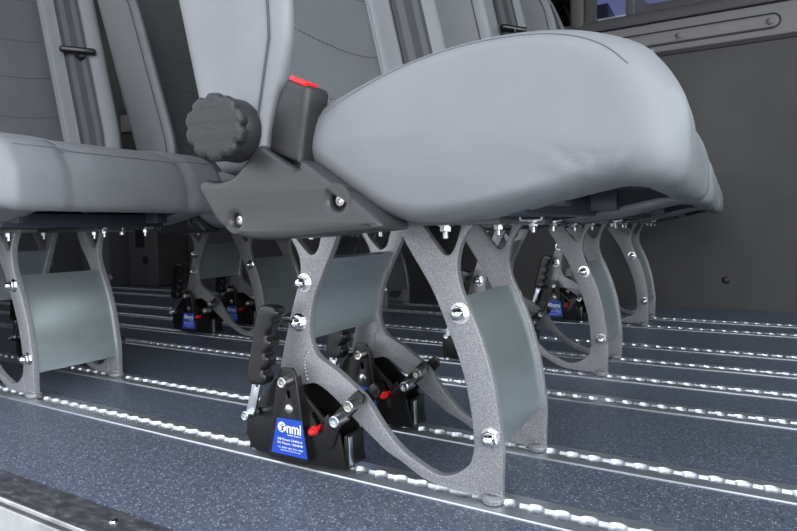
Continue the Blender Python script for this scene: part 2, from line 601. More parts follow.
bm = bmesh.new(); box(bm, -30, 30, -30, 30, -0.62, -0.6)
struct('ground', bm, 'asphalt')
b_o = empty('building', (-5.2, 11.0, -0.6))
BASE = Vector((-5.2, 11.0, -0.6))
bm = bmesh.new(); box(bm, -9.0, -2.05, 11.0, 15.0, -0.6, 3.9)
obj('wall', bm, 'render_wall', b_o, False)
bm = bmesh.new(); box(bm, -9.2, -1.95, 10.9, 15.2, 3.9, 4.1)
obj('roof', bm, 'lining', b_o, False)
BASE = Vector((0, 0, 0))
tag(b_o, 'pale building outside seen through the narrow side window', 'building')
t_o = empty('tree', (-2.02, 9.0, -0.6))
BASE = Vector((-2.02, 9.0, -0.6))
bm = bmesh.new(); tube(bm, [(-2.02, 9, -0.6), (-2.0, 9.02, 1.0), (-2.02, 9.0, 2.7)], 0.09)
obj('trunk', bm, 'bark', t_o)
bm = bmesh.new()
for k in range(420):
    a = random.uniform(0, 2 * PI); rr = random.random() ** 0.5; zz = random.uniform(-1, 1)
    p = Vector((-2.02 + 0.42 * rr * math.cos(a) * math.sqrt(1 - zz * zz * 0.8), 9.0 + 0.42 * rr * math.sin(a), 2.9 + 0.42 * zz))
    d = Vector((random.gauss(0, 1), random.gauss(0, 1), random.gauss(0, 1))).normalized()
    e = d.orthogonal().normalized()
    f_ = d.cross(e)
    s_ = random.uniform(0.03, 0.07)
    bm.faces.new([bm.verts.new(p + e * s_), bm.verts.new(p + f_ * s_ * 0.5), bm.verts.new(p - e * s_), bm.verts.new(p - f_ * s_ * 0.5)])
obj('foliage', bm, 'leaves', t_o, False)
BASE = Vector((0, 0, 0))
tag(t_o, 'small leafy tree outside the narrow side window', 'tree')

# ------------------------------------------------------------------ floor rails with scalloped slots
PITCH = 0.0254
def rail_mesh():
    bm_ = bmesh.new()
    xa, nper = -2.95, 182
    prof = []                         # inner edge of one lip as (x, half gap)
    R_, g = 0.0098, 0.0052
    for i in range(nper):
        xc = xa + (i + 0.5) * PITCH + 0.0059
        half = math.sqrt(R_ * R_ - g * g)
        prof.append((xc - PITCH / 2, g))
        for k in range(9):
            x = -half + 2 * half * k / 8
            prof.append((xc + x, math.sqrt(max(R_ * R_ - x * x, g * g))))
    for s in (-1, 1):
        prev = None
        for x, h in prof:
            row = [bm_.verts.new((x, s * 0.0237, -0.0005)), bm_.verts.new((x, s * 0.0236, 0.0010)), bm_.verts.new((x, s * 0.0229, 0.0019)),
                   bm_.verts.new((x, s * 0.0165, 0.0022)), bm_.verts.new((x, s * (h + 0.0006), 0.0026)), bm_.verts.new((x, s * h, 0.0020)),
                   bm_.verts.new((x, s * (h - 0.0010), -0.0005)), bm_.verts.new((x, s * (h - 0.0024), -0.0036)), bm_.verts.new((x, s * (h - 0.0024), -0.0060))]
            if prev:
                for k in range(len(row) - 1):
                    bm_.faces.new((prev[k], row[k], row[k + 1], prev[k + 1]))
            prev = row
    xe = prof[-1][0]
    vs = [bm_.verts.new(p) for p in ((prof[0][0], -0.0100, -0.0055), (xe, -0.0100, -0.0055), (xe, 0.0100, -0.0055), (prof[0][0], 0.0100, -0.0055))]
    f = bm_.faces.new(vs)
    f.material_index = 1
    return bm_
RNAMES = ['aluminium slotted floor rail nearest the door sill, under the nearest leg',
          'aluminium slotted floor rail, second from the door sill',
          'aluminium slotted floor rail, third from the sill, in the first gap between seats',
          'aluminium slotted floor rail, fourth from the sill, under the middle seats',
          'aluminium slotted floor rail, fifth from the sill, under the far legs of the middle seats',
          'aluminium slotted floor rail, sixth from the sill, between middle and far seats',
          'aluminium slotted floor rail, second nearest the dark side wall',
          'aluminium slotted floor rail closest to the dark side wall']
r0 = obj('floor_rail', rail_mesh(), ['alu', 'slot_floor'], None, True, 30)
for i, y in enumerate(RAILS):
    o = r0 if i == 0 else r0.copy()
    if i:
        COL.objects.link(o)
    o.location = (0, y, 0)
    tag(o, RNAMES[i], 'rail', 'slotted floor rails')

# ------------------------------------------------------------------ seat outlines (metres, side view X-Z)
LEG_LEFT = [(-0.452, 0.2686), (-0.4427, 0.2534), (-0.4384, 0.2381), (-0.4401, 0.2226), (-0.447, 0.2011), (-0.4553, 0.1774), (-0.4632, 0.1504), (-0.4679, 0.1342), (-0.4733, 0.1117), (-0.4767, 0.0842)]
LEG_LOW = [(-0.4462, 0.0934), (-0.4318, 0.0969), (-0.4185, 0.0985), (-0.3959, 0.0866), (-0.3649, 0.0626), (-0.3474, 0.0502), (-0.3265, 0.0352), (-0.3062, 0.0263), (-0.2929, 0.019), (-0.279, 0.0128), (-0.2637, 0.0096), (-0.2432, 0.0081), (-0.2198, 0.0079)]
LEG_FOOT = [(-0.2177, 0.0047), (-0.1938, 0.0109)]
LEG_FRONT = [(-0.1937, 0.0292), (-0.1927, 0.0467), (-0.1931, 0.0625), (-0.1954, 0.0819), (-0.1994, 0.1108), (-0.2043, 0.1347), (-0.2144, 0.1676), (-0.2263, 0.1963), (-0.2351, 0.2156), (-0.2387, 0.2306), (-0.239, 0.2364), (-0.238, 0.2496), (-0.2335, 0.2643), (-0.2245, 0.2778)]
NOTCH_FRONT = [(-0.2349, 0.2775), (-0.2404, 0.261), (-0.2459, 0.252), (-0.2514, 0.2505), (-0.2569, 0.2545), (-0.2677, 0.2678), (-0.2742, 0.2773)]
LEG_INNER = [(-0.3011, 0.2769), (-0.2993, 0.2662), (-0.2889, 0.2492), (-0.2777, 0.2322), (-0.2667, 0.2139), (-0.2588, 0.1963), (-0.2498, 0.175), (-0.241, 0.1538), (-0.2327, 0.1278), (-0.2297, 0.1152), (-0.2255, 0.0923), (-0.2231, 0.0708), (-0.2226, 0.058), (-0.2249, 0.0458), (-0.2283, 0.0376), (-0.2411, 0.0265), (-0.256, 0.0208), (-0.2693, 0.0218), (-0.2886, 0.0298), (-0.3084, 0.0408), (-0.33, 0.0623), (-0.3467, 0.0836), (-0.356, 0.0935), (-0.3692, 0.103), (-0.3869, 0.115), (-0.4028, 0.1237), (-0.4167, 0.131), (-0.4247, 0.1429), (-0.4278, 0.1581), (-0.4259, 0.1775), (-0.4205, 0.1993), (-0.4091, 0.2234), (-0.3992, 0.2425), (-0.3909, 0.2591), (-0.3843, 0.2729)]
NOTCH_REAR = [(-0.4076, 0.2709), (-0.4128, 0.2553), (-0.4212, 0.2491), (-0.4282, 0.2525), (-0.443, 0.2676)]
BOLTS = [(-0.4317, 0.2169), (-0.4408, 0.1697), (-0.2349, 0.1923), (-0.2032, 0.0698)]
FOOT = [(-0.2044, 0.0066)]
BACK_PLATE = [(-0.464, 0.0985), (-0.5148, 0.0528), (-0.5171, 0.0284), (-0.5112, 0.0155), (-0.5018, 0.0101), (-0.4809, 0.0107), (-0.4195, 0.0139), (-0.4048, 0.0088), (-0.3689, 0.0101), (-0.3771, 0.0482), (-0.3926, 0.0705), (-0.3986, 0.0651), (-0.4363, 0.098)]
FRONT_PLATE = [(-0.4528, 0.1176), (-0.4342, 0.1204), (-0.4305, 0.1137), (-0.413, 0.0154), (-0.416, 0.0111), (-0.4728, 0.0111), (-0.4746, 0.0144), (-0.4599, 0.0974)]
LINK = [(-0.4167, 0.0481), (-0.3901, 0.0698), (-0.3531, 0.1018), (-0.348, 0.1008), (-0.3431, 0.0949), (-0.3455, 0.0887), (-0.3737, 0.0591), (-0.3823, 0.0494), (-0.393, 0.0322), (-0.4103, 0.0292)]
LINK_ARM = [(-0.3941, 0.0642), (-0.352, 0.1029), (-0.3457, 0.1026), (-0.3408, 0.0963), (-0.3435, 0.0893), (-0.3759, 0.0573), (-0.3894, 0.0538)]
CLAMP_BOLTS = [(-0.4384, 0.107), (-0.3684, 0.0719), (-0.3495, 0.0913), (-0.4984, 0.0597)]
RIVET = [(-0.441, 0.0724)]
PIN = [(-0.4026, 0.0535)]
LABEL = [(-0.4587, 0.06), (-0.4214, 0.0613), (-0.4141, 0.0172), (-0.4698, 0.0177)]
SLOT = [(-0.4161, 0.0677), (-0.4118, 0.0711), (-0.3997, 0.0593), (-0.4019, 0.0539), (-0.4089, 0.0534)]
SLOT2 = [(-0.4421, 0.0889)]
LEVER = [(-0.5111, 0.058), (-0.5086, 0.0514), (-0.5006, 0.0511), (-0.4955, 0.0602), (-0.4815, 0.079), (-0.4768, 0.1), (-0.4922, 0.1002)]
GRIP = [(-0.4658, 0.1931), (-0.4499, 0.1915), (-0.4432, 0.1857), (-0.4458, 0.1798), (-0.4523, 0.1766), (-0.454, 0.1678), (-0.4603, 0.1604), (-0.4608, 0.1557), (-0.4554, 0.1509), (-0.458, 0.1432), (-0.4642, 0.1385), (-0.4646, 0.1356), (-0.46, 0.1313), (-0.4626, 0.1223), (-0.4681, 0.1182), (-0.4685, 0.1152), (-0.4646, 0.1097), (-0.4699, 0.0997), (-0.4933, 0.1022), (-0.4877, 0.1366), (-0.4821, 0.1559), (-0.478, 0.1749), (-0.4732, 0.1875)]
CUSHION = [(-0.3586, 0.3551), (-0.3545, 0.369), (-0.3421, 0.3838), (-0.313, 0.3971), (-0.2544, 0.4141), (-0.2066, 0.4236), (-0.1631, 0.4275), (-0.1195, 0.4253), (-0.0867, 0.4181), (-0.0594, 0.4064), (-0.045, 0.3924), (-0.0334, 0.3738), (-0.027, 0.356), (-0.0251, 0.3287), (-0.0275, 0.313), (-0.0365, 0.3055), (-0.0500, 0.3060), (-0.0721, 0.3086), (-0.0897, 0.3059), (-0.1234, 0.2985), (-0.1639, 0.2893), (-0.1991, 0.2844), (-0.2369, 0.2835), (-0.2619, 0.2893), (-0.2987, 0.3067), (-0.3321, 0.3268), (-0.3529, 0.3452)]
COVER = [(-0.4487, 0.3214), (-0.4416, 0.3278), (-0.4233, 0.3249), (-0.4012, 0.3302), (-0.3858, 0.3429), (-0.3709, 0.3544), (-0.3592, 0.3487), (-0.329, 0.3318), (-0.3228, 0.3385), (-0.3018, 0.3256), (-0.2681, 0.3029), (-0.2457, 0.2844), (-0.2444, 0.2788), (-0.2524, 0.2765), (-0.295, 0.2739), (-0.3408, 0.2706), (-0.3911, 0.2716), (-0.4211, 0.2832), (-0.4381, 0.3031), (-0.4468, 0.3149)]
SCREWS = [(-0.4010, 0.2880), (-0.2860, 0.3022)]
KNOB = [(-0.4001, 0.3681)]

LY0, LY1 = 0.538, 0.548            # near leg plate
DY = 0.155                         # to the far leg plate
CY = 0.6205                        # seat centre line
HW = 0.2025
TOP = 0.2815
BASE = Vector((-0.30, CY, 0))
seat = empty('van_seat', BASE)

# legs -----------------------------------------------------------
leg_outline = []
leg_outline += [(-0.380, TOP)] + [(-0.405, TOP)] + catmull(NOTCH_REAR, 4) + [(-0.449, TOP), (-0.460, TOP)]
leg_outline += catmull(LEG_LEFT, 3) + [(-0.474, 0.070), (-0.462, 0.064), (-0.452, 0.078)]
leg_outline += catmull(LEG_LOW, 3) + LEG_FOOT
leg_outline += catmull(LEG_FRONT, 3) + [(-0.2225, TOP), (-0.2330, TOP)]
leg_outline += catmull(NOTCH_FRONT, 4) + [(-0.2775, TOP), (-0.3035, TOP)]
leg_outline += catmull(LEG_INNER, 3)

def acorn(bm_, x, y, z, s):
    """Washer, hexagon and dome pointing along s*Y."""
    lathe(bm_, [(0.0005, 0), (0.0108, 0.0), (0.0108, 0.0013), (0.0075, 0.0015)], (x, y, z), (0, s, 0), 24)
    lathe(bm_, [(0.0088, 0.0014), (0.0088, 0.0066), (0.0080, 0.0074)], (x, y, z), (0, s, 0), 6)
    lathe(bm_, [(0.0068, 0.0066), (0.0066, 0.0095), (0.0056, 0.0122), (0.0036, 0.0142), (0.0001, 0.0150)], (x, y, z), (0, s, 0), 20)

def weld(bm_, pts, r):
    k = len(pts)
    for i in range(k * 3):
        t = i / (k * 3 - 1) * (k - 1)
        a = min(int(t), k - 2)
        p = Vector(pts[a]).lerp(Vector(pts[a + 1]), t - a)
        g_ = bmesh.new()
        bmesh.ops.create_icosphere(g_, subdivisions=1, radius=r * random.uniform(0.8, 1.15))
        for v in g_.verts:
            v.co += p
        merge(bm_, g_)

for side in (0, 1):
    y0 = LY0 + DY * side
    lf = slab('leg_frame', leg_outline, y0, y0 + 0.010, 0.0009, 'hammer', seat)
    s = -1 if side == 0 else 1
    for (x, z) in BOLTS:
        bm = bmesh.new()
        acorn(bm, x - 0.001, y0 if side == 0 else y0 + 0.010, z, s)
        obj('acorn_nut', bm, 'chrome', lf)
    bm = bmesh.new()
    lathe(bm, [(0.0001, 0.0036), (0.0112, 0.0036), (0.0118, 0.0060), (0.0125, 0.0072), (0.0122, 0.0092), (0.0090, 0.0118), (0.0001, 0.0122)], (-0.2045, y0 + 0.005, 0), (0, 0, 1), 24)
    obj('foot_stud', bm, 'hammer', lf)
    bm = bmesh.new()
    weld(bm, [(-0.4245, y0 + 0.001, 0.143), (-0.4335, y0, 0.132), (-0.4365, y0, 0.118), (-0.433, y0, 0.103)], 0.0018)
    obj('weld_bead', bm, 'hammer', lf); bm = bmesh.new()
    weld(bm, [(-0.2275, y0 + 0.001, 0.036), (-0.2245, y0, 0.026), (-0.2220, y0, 0.014)], 0.0014)
    obj('weld_bead', bm, 'hammer', lf); bm = bmesh.new()
    weld(bm, [(-0.214, y0, 0.0125), (-0.205, y0 - 0.001, 0.0145), (-0.196, y0, 0.0135)], 0.0022)
    obj('weld_bead', bm, 'hammer', lf)

# curved plates joining the two legs
def cross_plate(edge, z0, z1, off):
    pts = [p for p in catmull(edge, 6) if z0 < p[1] < z1]
    pts.sort(key=lambda p: p[1])
    bm_ = bmesh.new()
    rows = []
    for i, (x, z) in enumerate(pts):
        a = Vector(pts[max(i - 1, 0)]); b_ = Vector(pts[min(i + 1, len(pts) - 1)])
        t = (b_ - a).normalized()
        nx, nz = t.y, -t.x
        if nx < 0:
            nx, nz = -nx, -nz
        A = (x - nx * off, z - nz * off)
        B = (x - nx * (off + 0.006), z - nz * (off + 0.006))
        rows.append([bm_.verts.new((A[0], LY1, A[1])), bm_.verts.new((A[0], LY0 + DY, A[1])), bm_.verts.new((B[0], LY0 + DY, B[1])), bm_.verts.new((B[0], LY1, B[1]))])
    for p, q in zip(rows, rows[1:]):
        for k in range(4):
            bm_.faces.new((p[k], p[(k + 1) % 4], q[(k + 1) % 4], q[k]))
    bm_.faces.new(rows[0]); bm_.faces.new(rows[-1])
    return bm_
obj('cross_plate', cross_plate(LEG_FRONT, 0.0575, 0.2125, 0.0040), 'plate', seat)
long_plate = obj('cross_plate', cross_plate(LEG_FRONT, 0.0430, 0.2125, 0.0040), 'plate', None)
rear_edge = [p for p in LEG_INNER if p[0] < -0.38 and p[1] > 0.125]
obj('cross_plate', cross_plate(rear_edge, 0.150, 0.2445, 0.0040), 'plate', seat)

# bars, pan and brackets -------------------------------------------
def hexbolt(bm_, x, y, z, r=0.006, h=0.005, stem=0.008):
    lathe(bm_, [(0.0001, 0), (r * 1.35, 0), (r * 1.35, -0.0012), (r, -0.0013)], (x, y, z), (0, 0, 1), 20)
    lathe(bm_, [(r, -0.001), (r, -0.001 - h), (r * 0.85, -0.0018 - h)], (x, y, z), (0, 0, 1), 6)
    lathe(bm_, [(r * 0.55, -h), (r * 0.55, -h - stem), (r * 0.4, -h - stem - 0.001)], (x, y, z), (0, 0, 1), 14)
for side in (0, 1):
    y0 = LY0 + DY * side
    bm = bmesh.new(); box(bm, -0.465, -0.190, y0 - 0.011, y0 + 0.021, TOP - 0.001, 0.2885, 0.002)
    mb = obj('mount_bar', bm, 'bar', seat)
    for x in (-0.2535, -0.425):
        bm = bmesh.new(); hexbolt(bm, x, y0 + 0.005, TOP - 0.001)
        obj('hex_bolt', bm, 'zinc', mb)
bm = bmesh.new()
box(bm, -0.42, -0.150, 0.480, 0.775, 0.2885, 0.3120, 0.003)
box(bm, -0.42, -0.120, 0.490, 0.515, 0.2950, 0.3200, 0.002)
box(bm, -0.42, -0.120, 0.735, 0.760, 0.2950, 0.3200, 0.002)
pan = obj('seat_pan', bm, 'frame', seat)
for (bx, by) in ((-0.206, 0.687), (-0.206, 0.775)):
    bm = bmesh.new()
    box(bm, bx - 0.014, bx + 0.014, by - 0.011, by + 0.011, 0.2840, 0.2868, 0.0006)
    box(bm, bx - 0.014, bx - 0.0115, by - 0.011, by + 0.011, 0.2840, 0.3050, 0.0006)
    box(bm, bx + 0.0115, bx + 0.014, by - 0.011, by + 0.011, 0.2840, 0.3050, 0.0006)
    br = obj('bracket', bm, 'zinc', pan)
    bm = bmesh.new(); hexbolt(bm, bx, by, 0.2840, 0.0055)
    obj('bracket_bolt', bm, 'zinc', pan)
bm = bmesh.new(); lathe(bm, [(0.008, 0.012), (0.008, 0.003), (0.011, 0.003), (0.011, -0.001), (0.006, -0.001), (0.006, -0.007), (0.004, -0.008)], (-0.222, 0.735, 0.281), (0, 0, 1))
obj('belt_anchor', bm, 'steel', pan)
bm = bmesh.new(); box(bm, -0.240, -0.198, 0.700, 0.742, 0.2800, 0.2822, 0.0006)
obj('anchor_plate', bm, 'zinc', pan)

# cushion --------------------------------------------------------------
CUSHION = [(x, z if z < 0.38 else 0.38 + (z - 0.38) * 0.94) for x, z in CUSHION]
CCY, HWC = 0.6280, 0.2100
prof = catmull(CUSHION, 4, True)
n_p = len(prof)
def shrink(amx, amz):
    '''The profile drawn in towards its own long core, so that rings never cross.'''
    out = []
    for x, z in prof:
        cx = min(max(x, -0.262), -0.095)
        cz = 0.3445 + (cx + 0.262) * 0.105
        dx, dz = x - cx, z - cz
        L = math.hypot(dx, dz)
        am = min(math.hypot(dx / L * amx, dz / L * amz), 0.9 * L)
        out.append((x - dx / L * am, z - dz / L * am))
    for _ in range(int(46 * amx / 0.044)):                  # even out the drawn-in ring
        out = [((out[i - 1][0] + 2 * out[i][0] + out[(i + 1) % n_p][0]) / 4, (out[i - 1][1] + 2 * out[i][1] + out[(i + 1) % n_p][1]) / 4) for i in range(n_p)]
    return out
RY = 0.033
def ring_pts(fr):
    return shrink(0.044 * fr, 0.012 * fr)
def flank(side):
    out = []
    for k in range(0, 11):
        a = (PI / 2) * k / 10
        out.append((CCY - side * (HWC - RY * (1 - math.sin(a))), ring_pts(1 - math.cos(a)), 0.0))
    return out
mid = []
for y in (0.49, 0.500, 0.510, 0.519, 0.525, 0.536, 0.58, 0.62, 0.66, 0.711, 0.722, 0.728, 0.737, 0.748, 0.757):
    d = abs(y - CCY)
    dip = 0.0
    if d < 0.112:
        dip = 0.003 if d < 0.095 else 0.0045
    mid.append((y, prof, dip))
def pucker(x, y, z):
    '''Small gathers of the cover round the front lower corners.'''
    e = abs(y - CCY) - (HWC - RY * 1.05)
    if e < 0:
        return 0.0
    dx, dz = x + 0.080, z - 0.304
    r = math.hypot(dx, dz)
    a = math.atan2(dz, dx)
    v = 0.0021 * math.cos(11 * a) * math.exp(-r / 0.026) * min(1, r / 0.012) * min(1, e / 0.01)
    return v if y < CCY else -v
bm = bmesh.new()
all_rings = []
for y, pts, dip in flank(1) + mid + flank(-1):
    row = []
    for x, z in pts:
        w_ = min(1.0, max(0.0, (z - 0.345) / 0.05))
        zz = z - dip * w_
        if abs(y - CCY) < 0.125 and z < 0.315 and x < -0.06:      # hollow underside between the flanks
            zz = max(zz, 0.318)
        row.append(bm.verts.new((x - (dip * 0.8 if x > -0.06 else 0), y + pucker(x, y, z), zz)))
    all_rings.append((y, row))
all_rings.sort(key=lambda t: t[0])
for (ya, a), (yb, b_) in zip(all_rings, all_rings[1:]):
    for k in range(n_p):
        f = bm.faces.new((a[k], a[(k + 1) % n_p], b_[(k + 1) % n_p], b_[k]))
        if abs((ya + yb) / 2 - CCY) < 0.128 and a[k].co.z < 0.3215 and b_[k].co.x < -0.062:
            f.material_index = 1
for idx, dy in ((0, -0.005), (-1, 0.005)):          # softly bulging flanks
    y_cap, row = all_rings[idx]
    prev = row
    for fr in (0.96, 0.92, 0.86, 0.8, 0.72, 0.64, 0.46, 0.28, 0.12):
        nr = [bm.verts.new((-0.19 + (v.co.x + 0.19) * fr, y_cap + dy * (1 - fr ** 2) + pucker(-0.19 + (v.co.x + 0.19) * fr, y_cap, 0.352 + (v.co.z - 0.352) * fr), 0.352 + (v.co.z - 0.352) * fr)) for v in row]
        for k in range(n_p):
            bm.faces.new((prev[k], prev[(k + 1) % n_p], nr[(k + 1) % n_p], nr[k]))
        prev = nr
    bm.faces.new(prev)
box(bm, -0.455, -0.33, 0.505, 0.735, 0.300, 0.375, 0.02, 3)
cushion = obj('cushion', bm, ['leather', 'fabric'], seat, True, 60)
# seam round the rim
def seam_side(side):
    a = math.radians(58)
    pts = ring_pts(1 - math.cos(a))
    y = CCY - side * (HWC - RY * (1 - math.sin(a)))
    out = []
    for i, (x, z) in enumerate(pts):
        out.append((x, y, z, prof[i]))
    return out
bm = bmesh.new()
top_idx = [i for i, p in enumerate(prof) if p[1] > 0.372 and p[0] < -0.045]
top_idx.sort(key=lambda i: prof[i][0])
near = [Vector((q[0], q[1], q[2] + 0.0004)) for q in (seam_side(1)[i] for i in top_idx)]
farl = [Vector((q[0], q[1], q[2] + 0.0004)) for q in (seam_side(-1)[i] for i in top_idx)]
fx = max(range(n_p), key=lambda i: prof[i][0] * 1.0 + prof[i][1] * 1.0)
front = []
for k in range(15):
    y = near[-1].y + (farl[-1].y - near[-1].y) * k / 14
    e = abs(y - CCY)
    x, z = prof[fx]
    dip = 0.003 if e < 0.100 else 0.0
    q = max(0.0, (e - (HWC - RY)) / RY)
    sh = 1 - math.sqrt(max(0, 1 - q * q))
    cx, cz = -0.095, 0.362
    L = math.hypot(x - cx, z - cz)
    am = math.hypot((x - cx) / L * 0.044, (z - cz) / L * 0.012) * sh
    front.append(Vector((x - (x - cx) / L * (am - 0.0006) - dip * 0.8, y, z - (z - cz) / L * (am - 0.0006) - dip)))
path = near + front[1:-1] + farl[::-1]
tube(bm, path, 0.0008, 6)
for yb in (0.522, 0.725):
    tube(bm, [(x - (0.003 if x > -0.06 else 0), yb, z - 0.002 * min(1, max(0, (z - 0.345) / 0.05))) for x, z in [prof[i] for i in top_idx]], 0.0012, 6)
obj('seam', bm, 'piping', cushion)

# backrest -------------------------------------------------------------
def x_panel(z):
    return -0.443 - (z - 0.43) * 0.235
def bol(z):
    pts = [(0.30, 0.48), (0.36, 0.55), (0.41, 0.80), (0.45, 1.0), (0.50, 1.10), (0.84, 1.1), (1.00, 0.7), (1.10, 0.25), (1.4, 0.2)]
    for (a, p), (b_, q) in zip(pts, pts[1:]):
        if a <= z <= b_:
            t = (z - a) / (b_ - a)
            return p + (q - p) * t
    return 0.2
BW, BCY = 0.236, 0.631
def halfw(z):
    if z < 1.00:
        return BW
    if z < 1.10:
        t = (z - 1.00) / 0.10
        return BW - 0.09 * (t * t * (3 - 2 * t))
    return BW - 0.09
SECT = [(0.0, 0.006), (0.05, 0.004), (0.11, 0.001), (0.140, -0.001), (0.147, 0.004), (0.154, 0.024), (0.168, 0.041), (0.185, 0.055), (0.202, 0.067), (0.214, 0.073), (0.2225, 0.072), (0.2275, 0.066)]
def front_dx(e, z):
    side = 1.5 if e < 0 else 1.0
    e = abs(e)
    k = bol(z)
    for (a, p), (b_, q) in zip(SECT, SECT[1:]):
        if a <= e <= b_:
            t = (e - a) / (b_ - a)
            v = p + (q - p) * t
            return v * (k * side if e > 0.1405 else 1)
    return SECT[-1][1] * k * side
def section(z):
    s = halfw(z) / BW
    k = bol(z)
    out = []
    for sg in (-1, 1):
        m_ = 1.5 if sg < 0 else 1.0
        half = [(e, front_dx(sg * e, z)) for e, _ in SECT]
        half += [(0.2300, 0.056 * k * m_), (0.2318, 0.043 * k * m_), (0.2322, 0.031 * k * m_), (0.2324, 0.019 * k * m_), (0.2324, 0.008), (0.2315, 0.0), (0.2285, -0.010), (0.214, -0.020), (0.17, -0.034), (0.09, -0.044), (0.0, -0.047)]
        out.append([(sg * e * s, d) for e, d in half])
    return out[0] + out[1][1:-1][::-1]
zs = [0.330, 0.337, 0.350] + [0.37 + 0.025 * i for i in range(34)]
bm = bmesh.new()
prev = None
rows = []
for i, z in enumerate(zs):
    sh = {0: 0.90, 1: 0.96, 2: 1.0}.get(i, 1.0)
    if i >= len(zs) - 3:
        sh = {len(zs) - 3: 0.985, len(zs) - 2: 0.93, len(zs) - 1: 0.80}[i]
    row = []
    for y, d in section(z):
        if y < -0.2285 and z < 0.52:                       # pulled fold low on the flank
            c0 = 0.030 + 0.35 * (z - 0.42)
            y += 0.009 * math.exp(-((d - c0) / 0.011) ** 2) * math.exp(-((z - 0.425) / 0.045) ** 2)
        row.append(bm.verts.new((x_panel(z) + (d + 0.01) * (1 if sh > 0.98 else sh) - 0.01, BCY + y * sh, z if i < len(zs) - 1 else z - 0.012)))
    rows.append(row)
nb = len(rows[0])
for a, b_ in zip(rows, rows[1:]):
    for k in range(nb):
        bm.faces.new((a[k], a[(k + 1) % nb], b_[(k + 1) % nb], b_[k]))
bm.faces.new(rows[0]); bm.faces.new(rows[-1])
back = obj('backrest', bm, 'leather', seat, True, 70)
md = back.modifiers.new('soften', 'SUBSURF')
md.levels = 1
md.render_levels = 2
def on_back(e, z, lift=0.0):
    return Vector((x_panel(z) + front_dx(e, z) + lift, BCY + e * halfw(z) / BW, z))
# darker middle panel, sewn in
bm = bmesh.new()
pr = None
for z in [0.335 + 0.02 * i for i in range(37)]:
    row = [bm.verts.new(on_back(e, z, 0.0012 if abs(e) < 0.138 else -0.001)) for e in (-0.1400, -0.137, -0.11, -0.06, 0.0, 0.06, 0.11, 0.137, 0.1400)]
    if pr:
        for k in range(len(row) - 1):
            bm.faces.new((pr[k], pr[k + 1], row[k + 1], row[k]))
    pr = row
centre = obj('centre_panel', bm, 'leather_panel', back)
bm = bmesh.new()
for e in (-0.1425, 0.1425):
    tube(bm, [on_back(e, 0.34 + 0.02 * i, 0.001) for i in range(37)], 0.0013, 6)
obj('seam', bm, 'piping', back)
bm = bmesh.new()
for e in (-1, 1):
    pts = []
    for i in range(38):
        z = 0.345 + 0.017 * i
        pts.append(Vector((x_panel(z) + 0.0620 * bol(z) * (1.5 if e < 0 else 1), BCY + e * 0.2293, z)))
    tube(bm, pts, 0.0011, 6)
# dashed cross stitching on the middle panel
for zc in (0.44, 0.515, 0.60, 0.68, 0.77):
    for k in range(32):
        ea = -0.137 + 0.274 * k / 32
        pa, pb = on_back(ea, zc + 0.010 * (ea / 0.1) ** 2, 0.0016), on_back(ea + 0.0045, zc + 0.010 * ((ea + 0.0045) / 0.1) ** 2, 0.0016)
        tube(bm, [pa, pb], 0.0007, 5)
obj('stitching', bm, 'stitch', back)

# seat belt --------------------------------------------------------------
bm = bmesh.new()
pr = None
for z in [0.36 + 0.02 * i for i in range(33)]:
    es = [0.155, 0.163, 0.171, 0.179, 0.188]
    lf = 0.0022
    row = [on_back(e, z, lf + 0.004) for e in es]
    row2 = [on_back(e, z, lf + 0.0025) for e in es]
    ring = [bm.verts.new(p) for p in row + row2[::-1]]
    if pr:
        for k in range(len(ring)):
            bm.faces.new((pr[k], pr[(k + 1) % len(ring)], ring[(k + 1) % len(ring)], ring[k]))
    else:
        bm.faces.new(ring)
    pr = ring
bm.faces.new(pr)
belt = obj('seat_belt', bm, 'belt', seat)
bm = bmesh.new()
zc = 0.71
pc = on_back(0.172, zc, 0.011)
tilt = Matrix.Rotation(math.radians(-35), 3, 'Z')
box(bm, pc.x - 0.006, pc.x + 0.008, pc.y - 0.036, pc.y + 0.036, pc.z - 0.007, pc.z + 0.007, 0.0055, 3, rot=tilt, pivot=pc)
tube(bm, [pc + Vector((0.006, -0.012, -0.004)), pc + Vector((0.007, -0.009, -0.014)), pc + Vector((0.007, 0.0, -0.018)), pc + Vector((0.007, 0.009, -0.014)), pc + Vector((0.006, 0.012, -0.004))], 0.003, 8)
obj('belt_tongue', bm, 'black_steel', belt)

# recliner cover, knob, buckle ------------------------------------------------
cov = catmull(COVER, 3, True)
holes = [ring2d(x, z, r_) for (x, z), r_ in zip(SCREWS, (0.0056, 0.0078))]
rc = slab('recliner_cover', cov, 0.399, 0.452, 0.0065, 'cover', seat, holes, 4)
for (x, z) in SCREWS:
    bm = bmesh.new()
    lathe(bm, [(0.0115, 0.018), (0.0115, 0.0105), (0.0001, 0.0105)], (x, 0.399, z), (0, 1, 0), 24, cap=False)
    obj('screw_recess', bm, 'plastic', rc)
    bm = bmesh.new()
    lathe(bm, [(0.0056, 0.012), (0.0056, 0.0075), (0.0044, 0.0058), (0.0022, 0.0052), (0.0020, 0.0068), (0.0001, 0.0070)], (x, 0.399, z), (0, 1, 0), 24)
    obj('screw', bm, 'steel', rc)
kx, kz = KNOB[0]
lob = []
for i in range(120):
    a = 2 * PI * i / 120
    rr = 0.0292 - 0.0028 * max(0.0, math.cos(10 * a)) ** 2
    lob.append((kx + 0.0065 + rr * math.cos(a), kz + rr * math.sin(a)))
kn = slab('recliner_knob', lob, 0.364, 0.379, 0.0050, 'knob', seat, (), 3)
piv = Vector((kx + 0.0065, 0.384, kz)) - BASE
rk = Matrix.Translation(piv) @ Matrix.Rotation(math.radians(13), 4, 'Z') @ Matrix.Translation(-piv)
kn.data.transform(rk)
bm = bmesh.new()
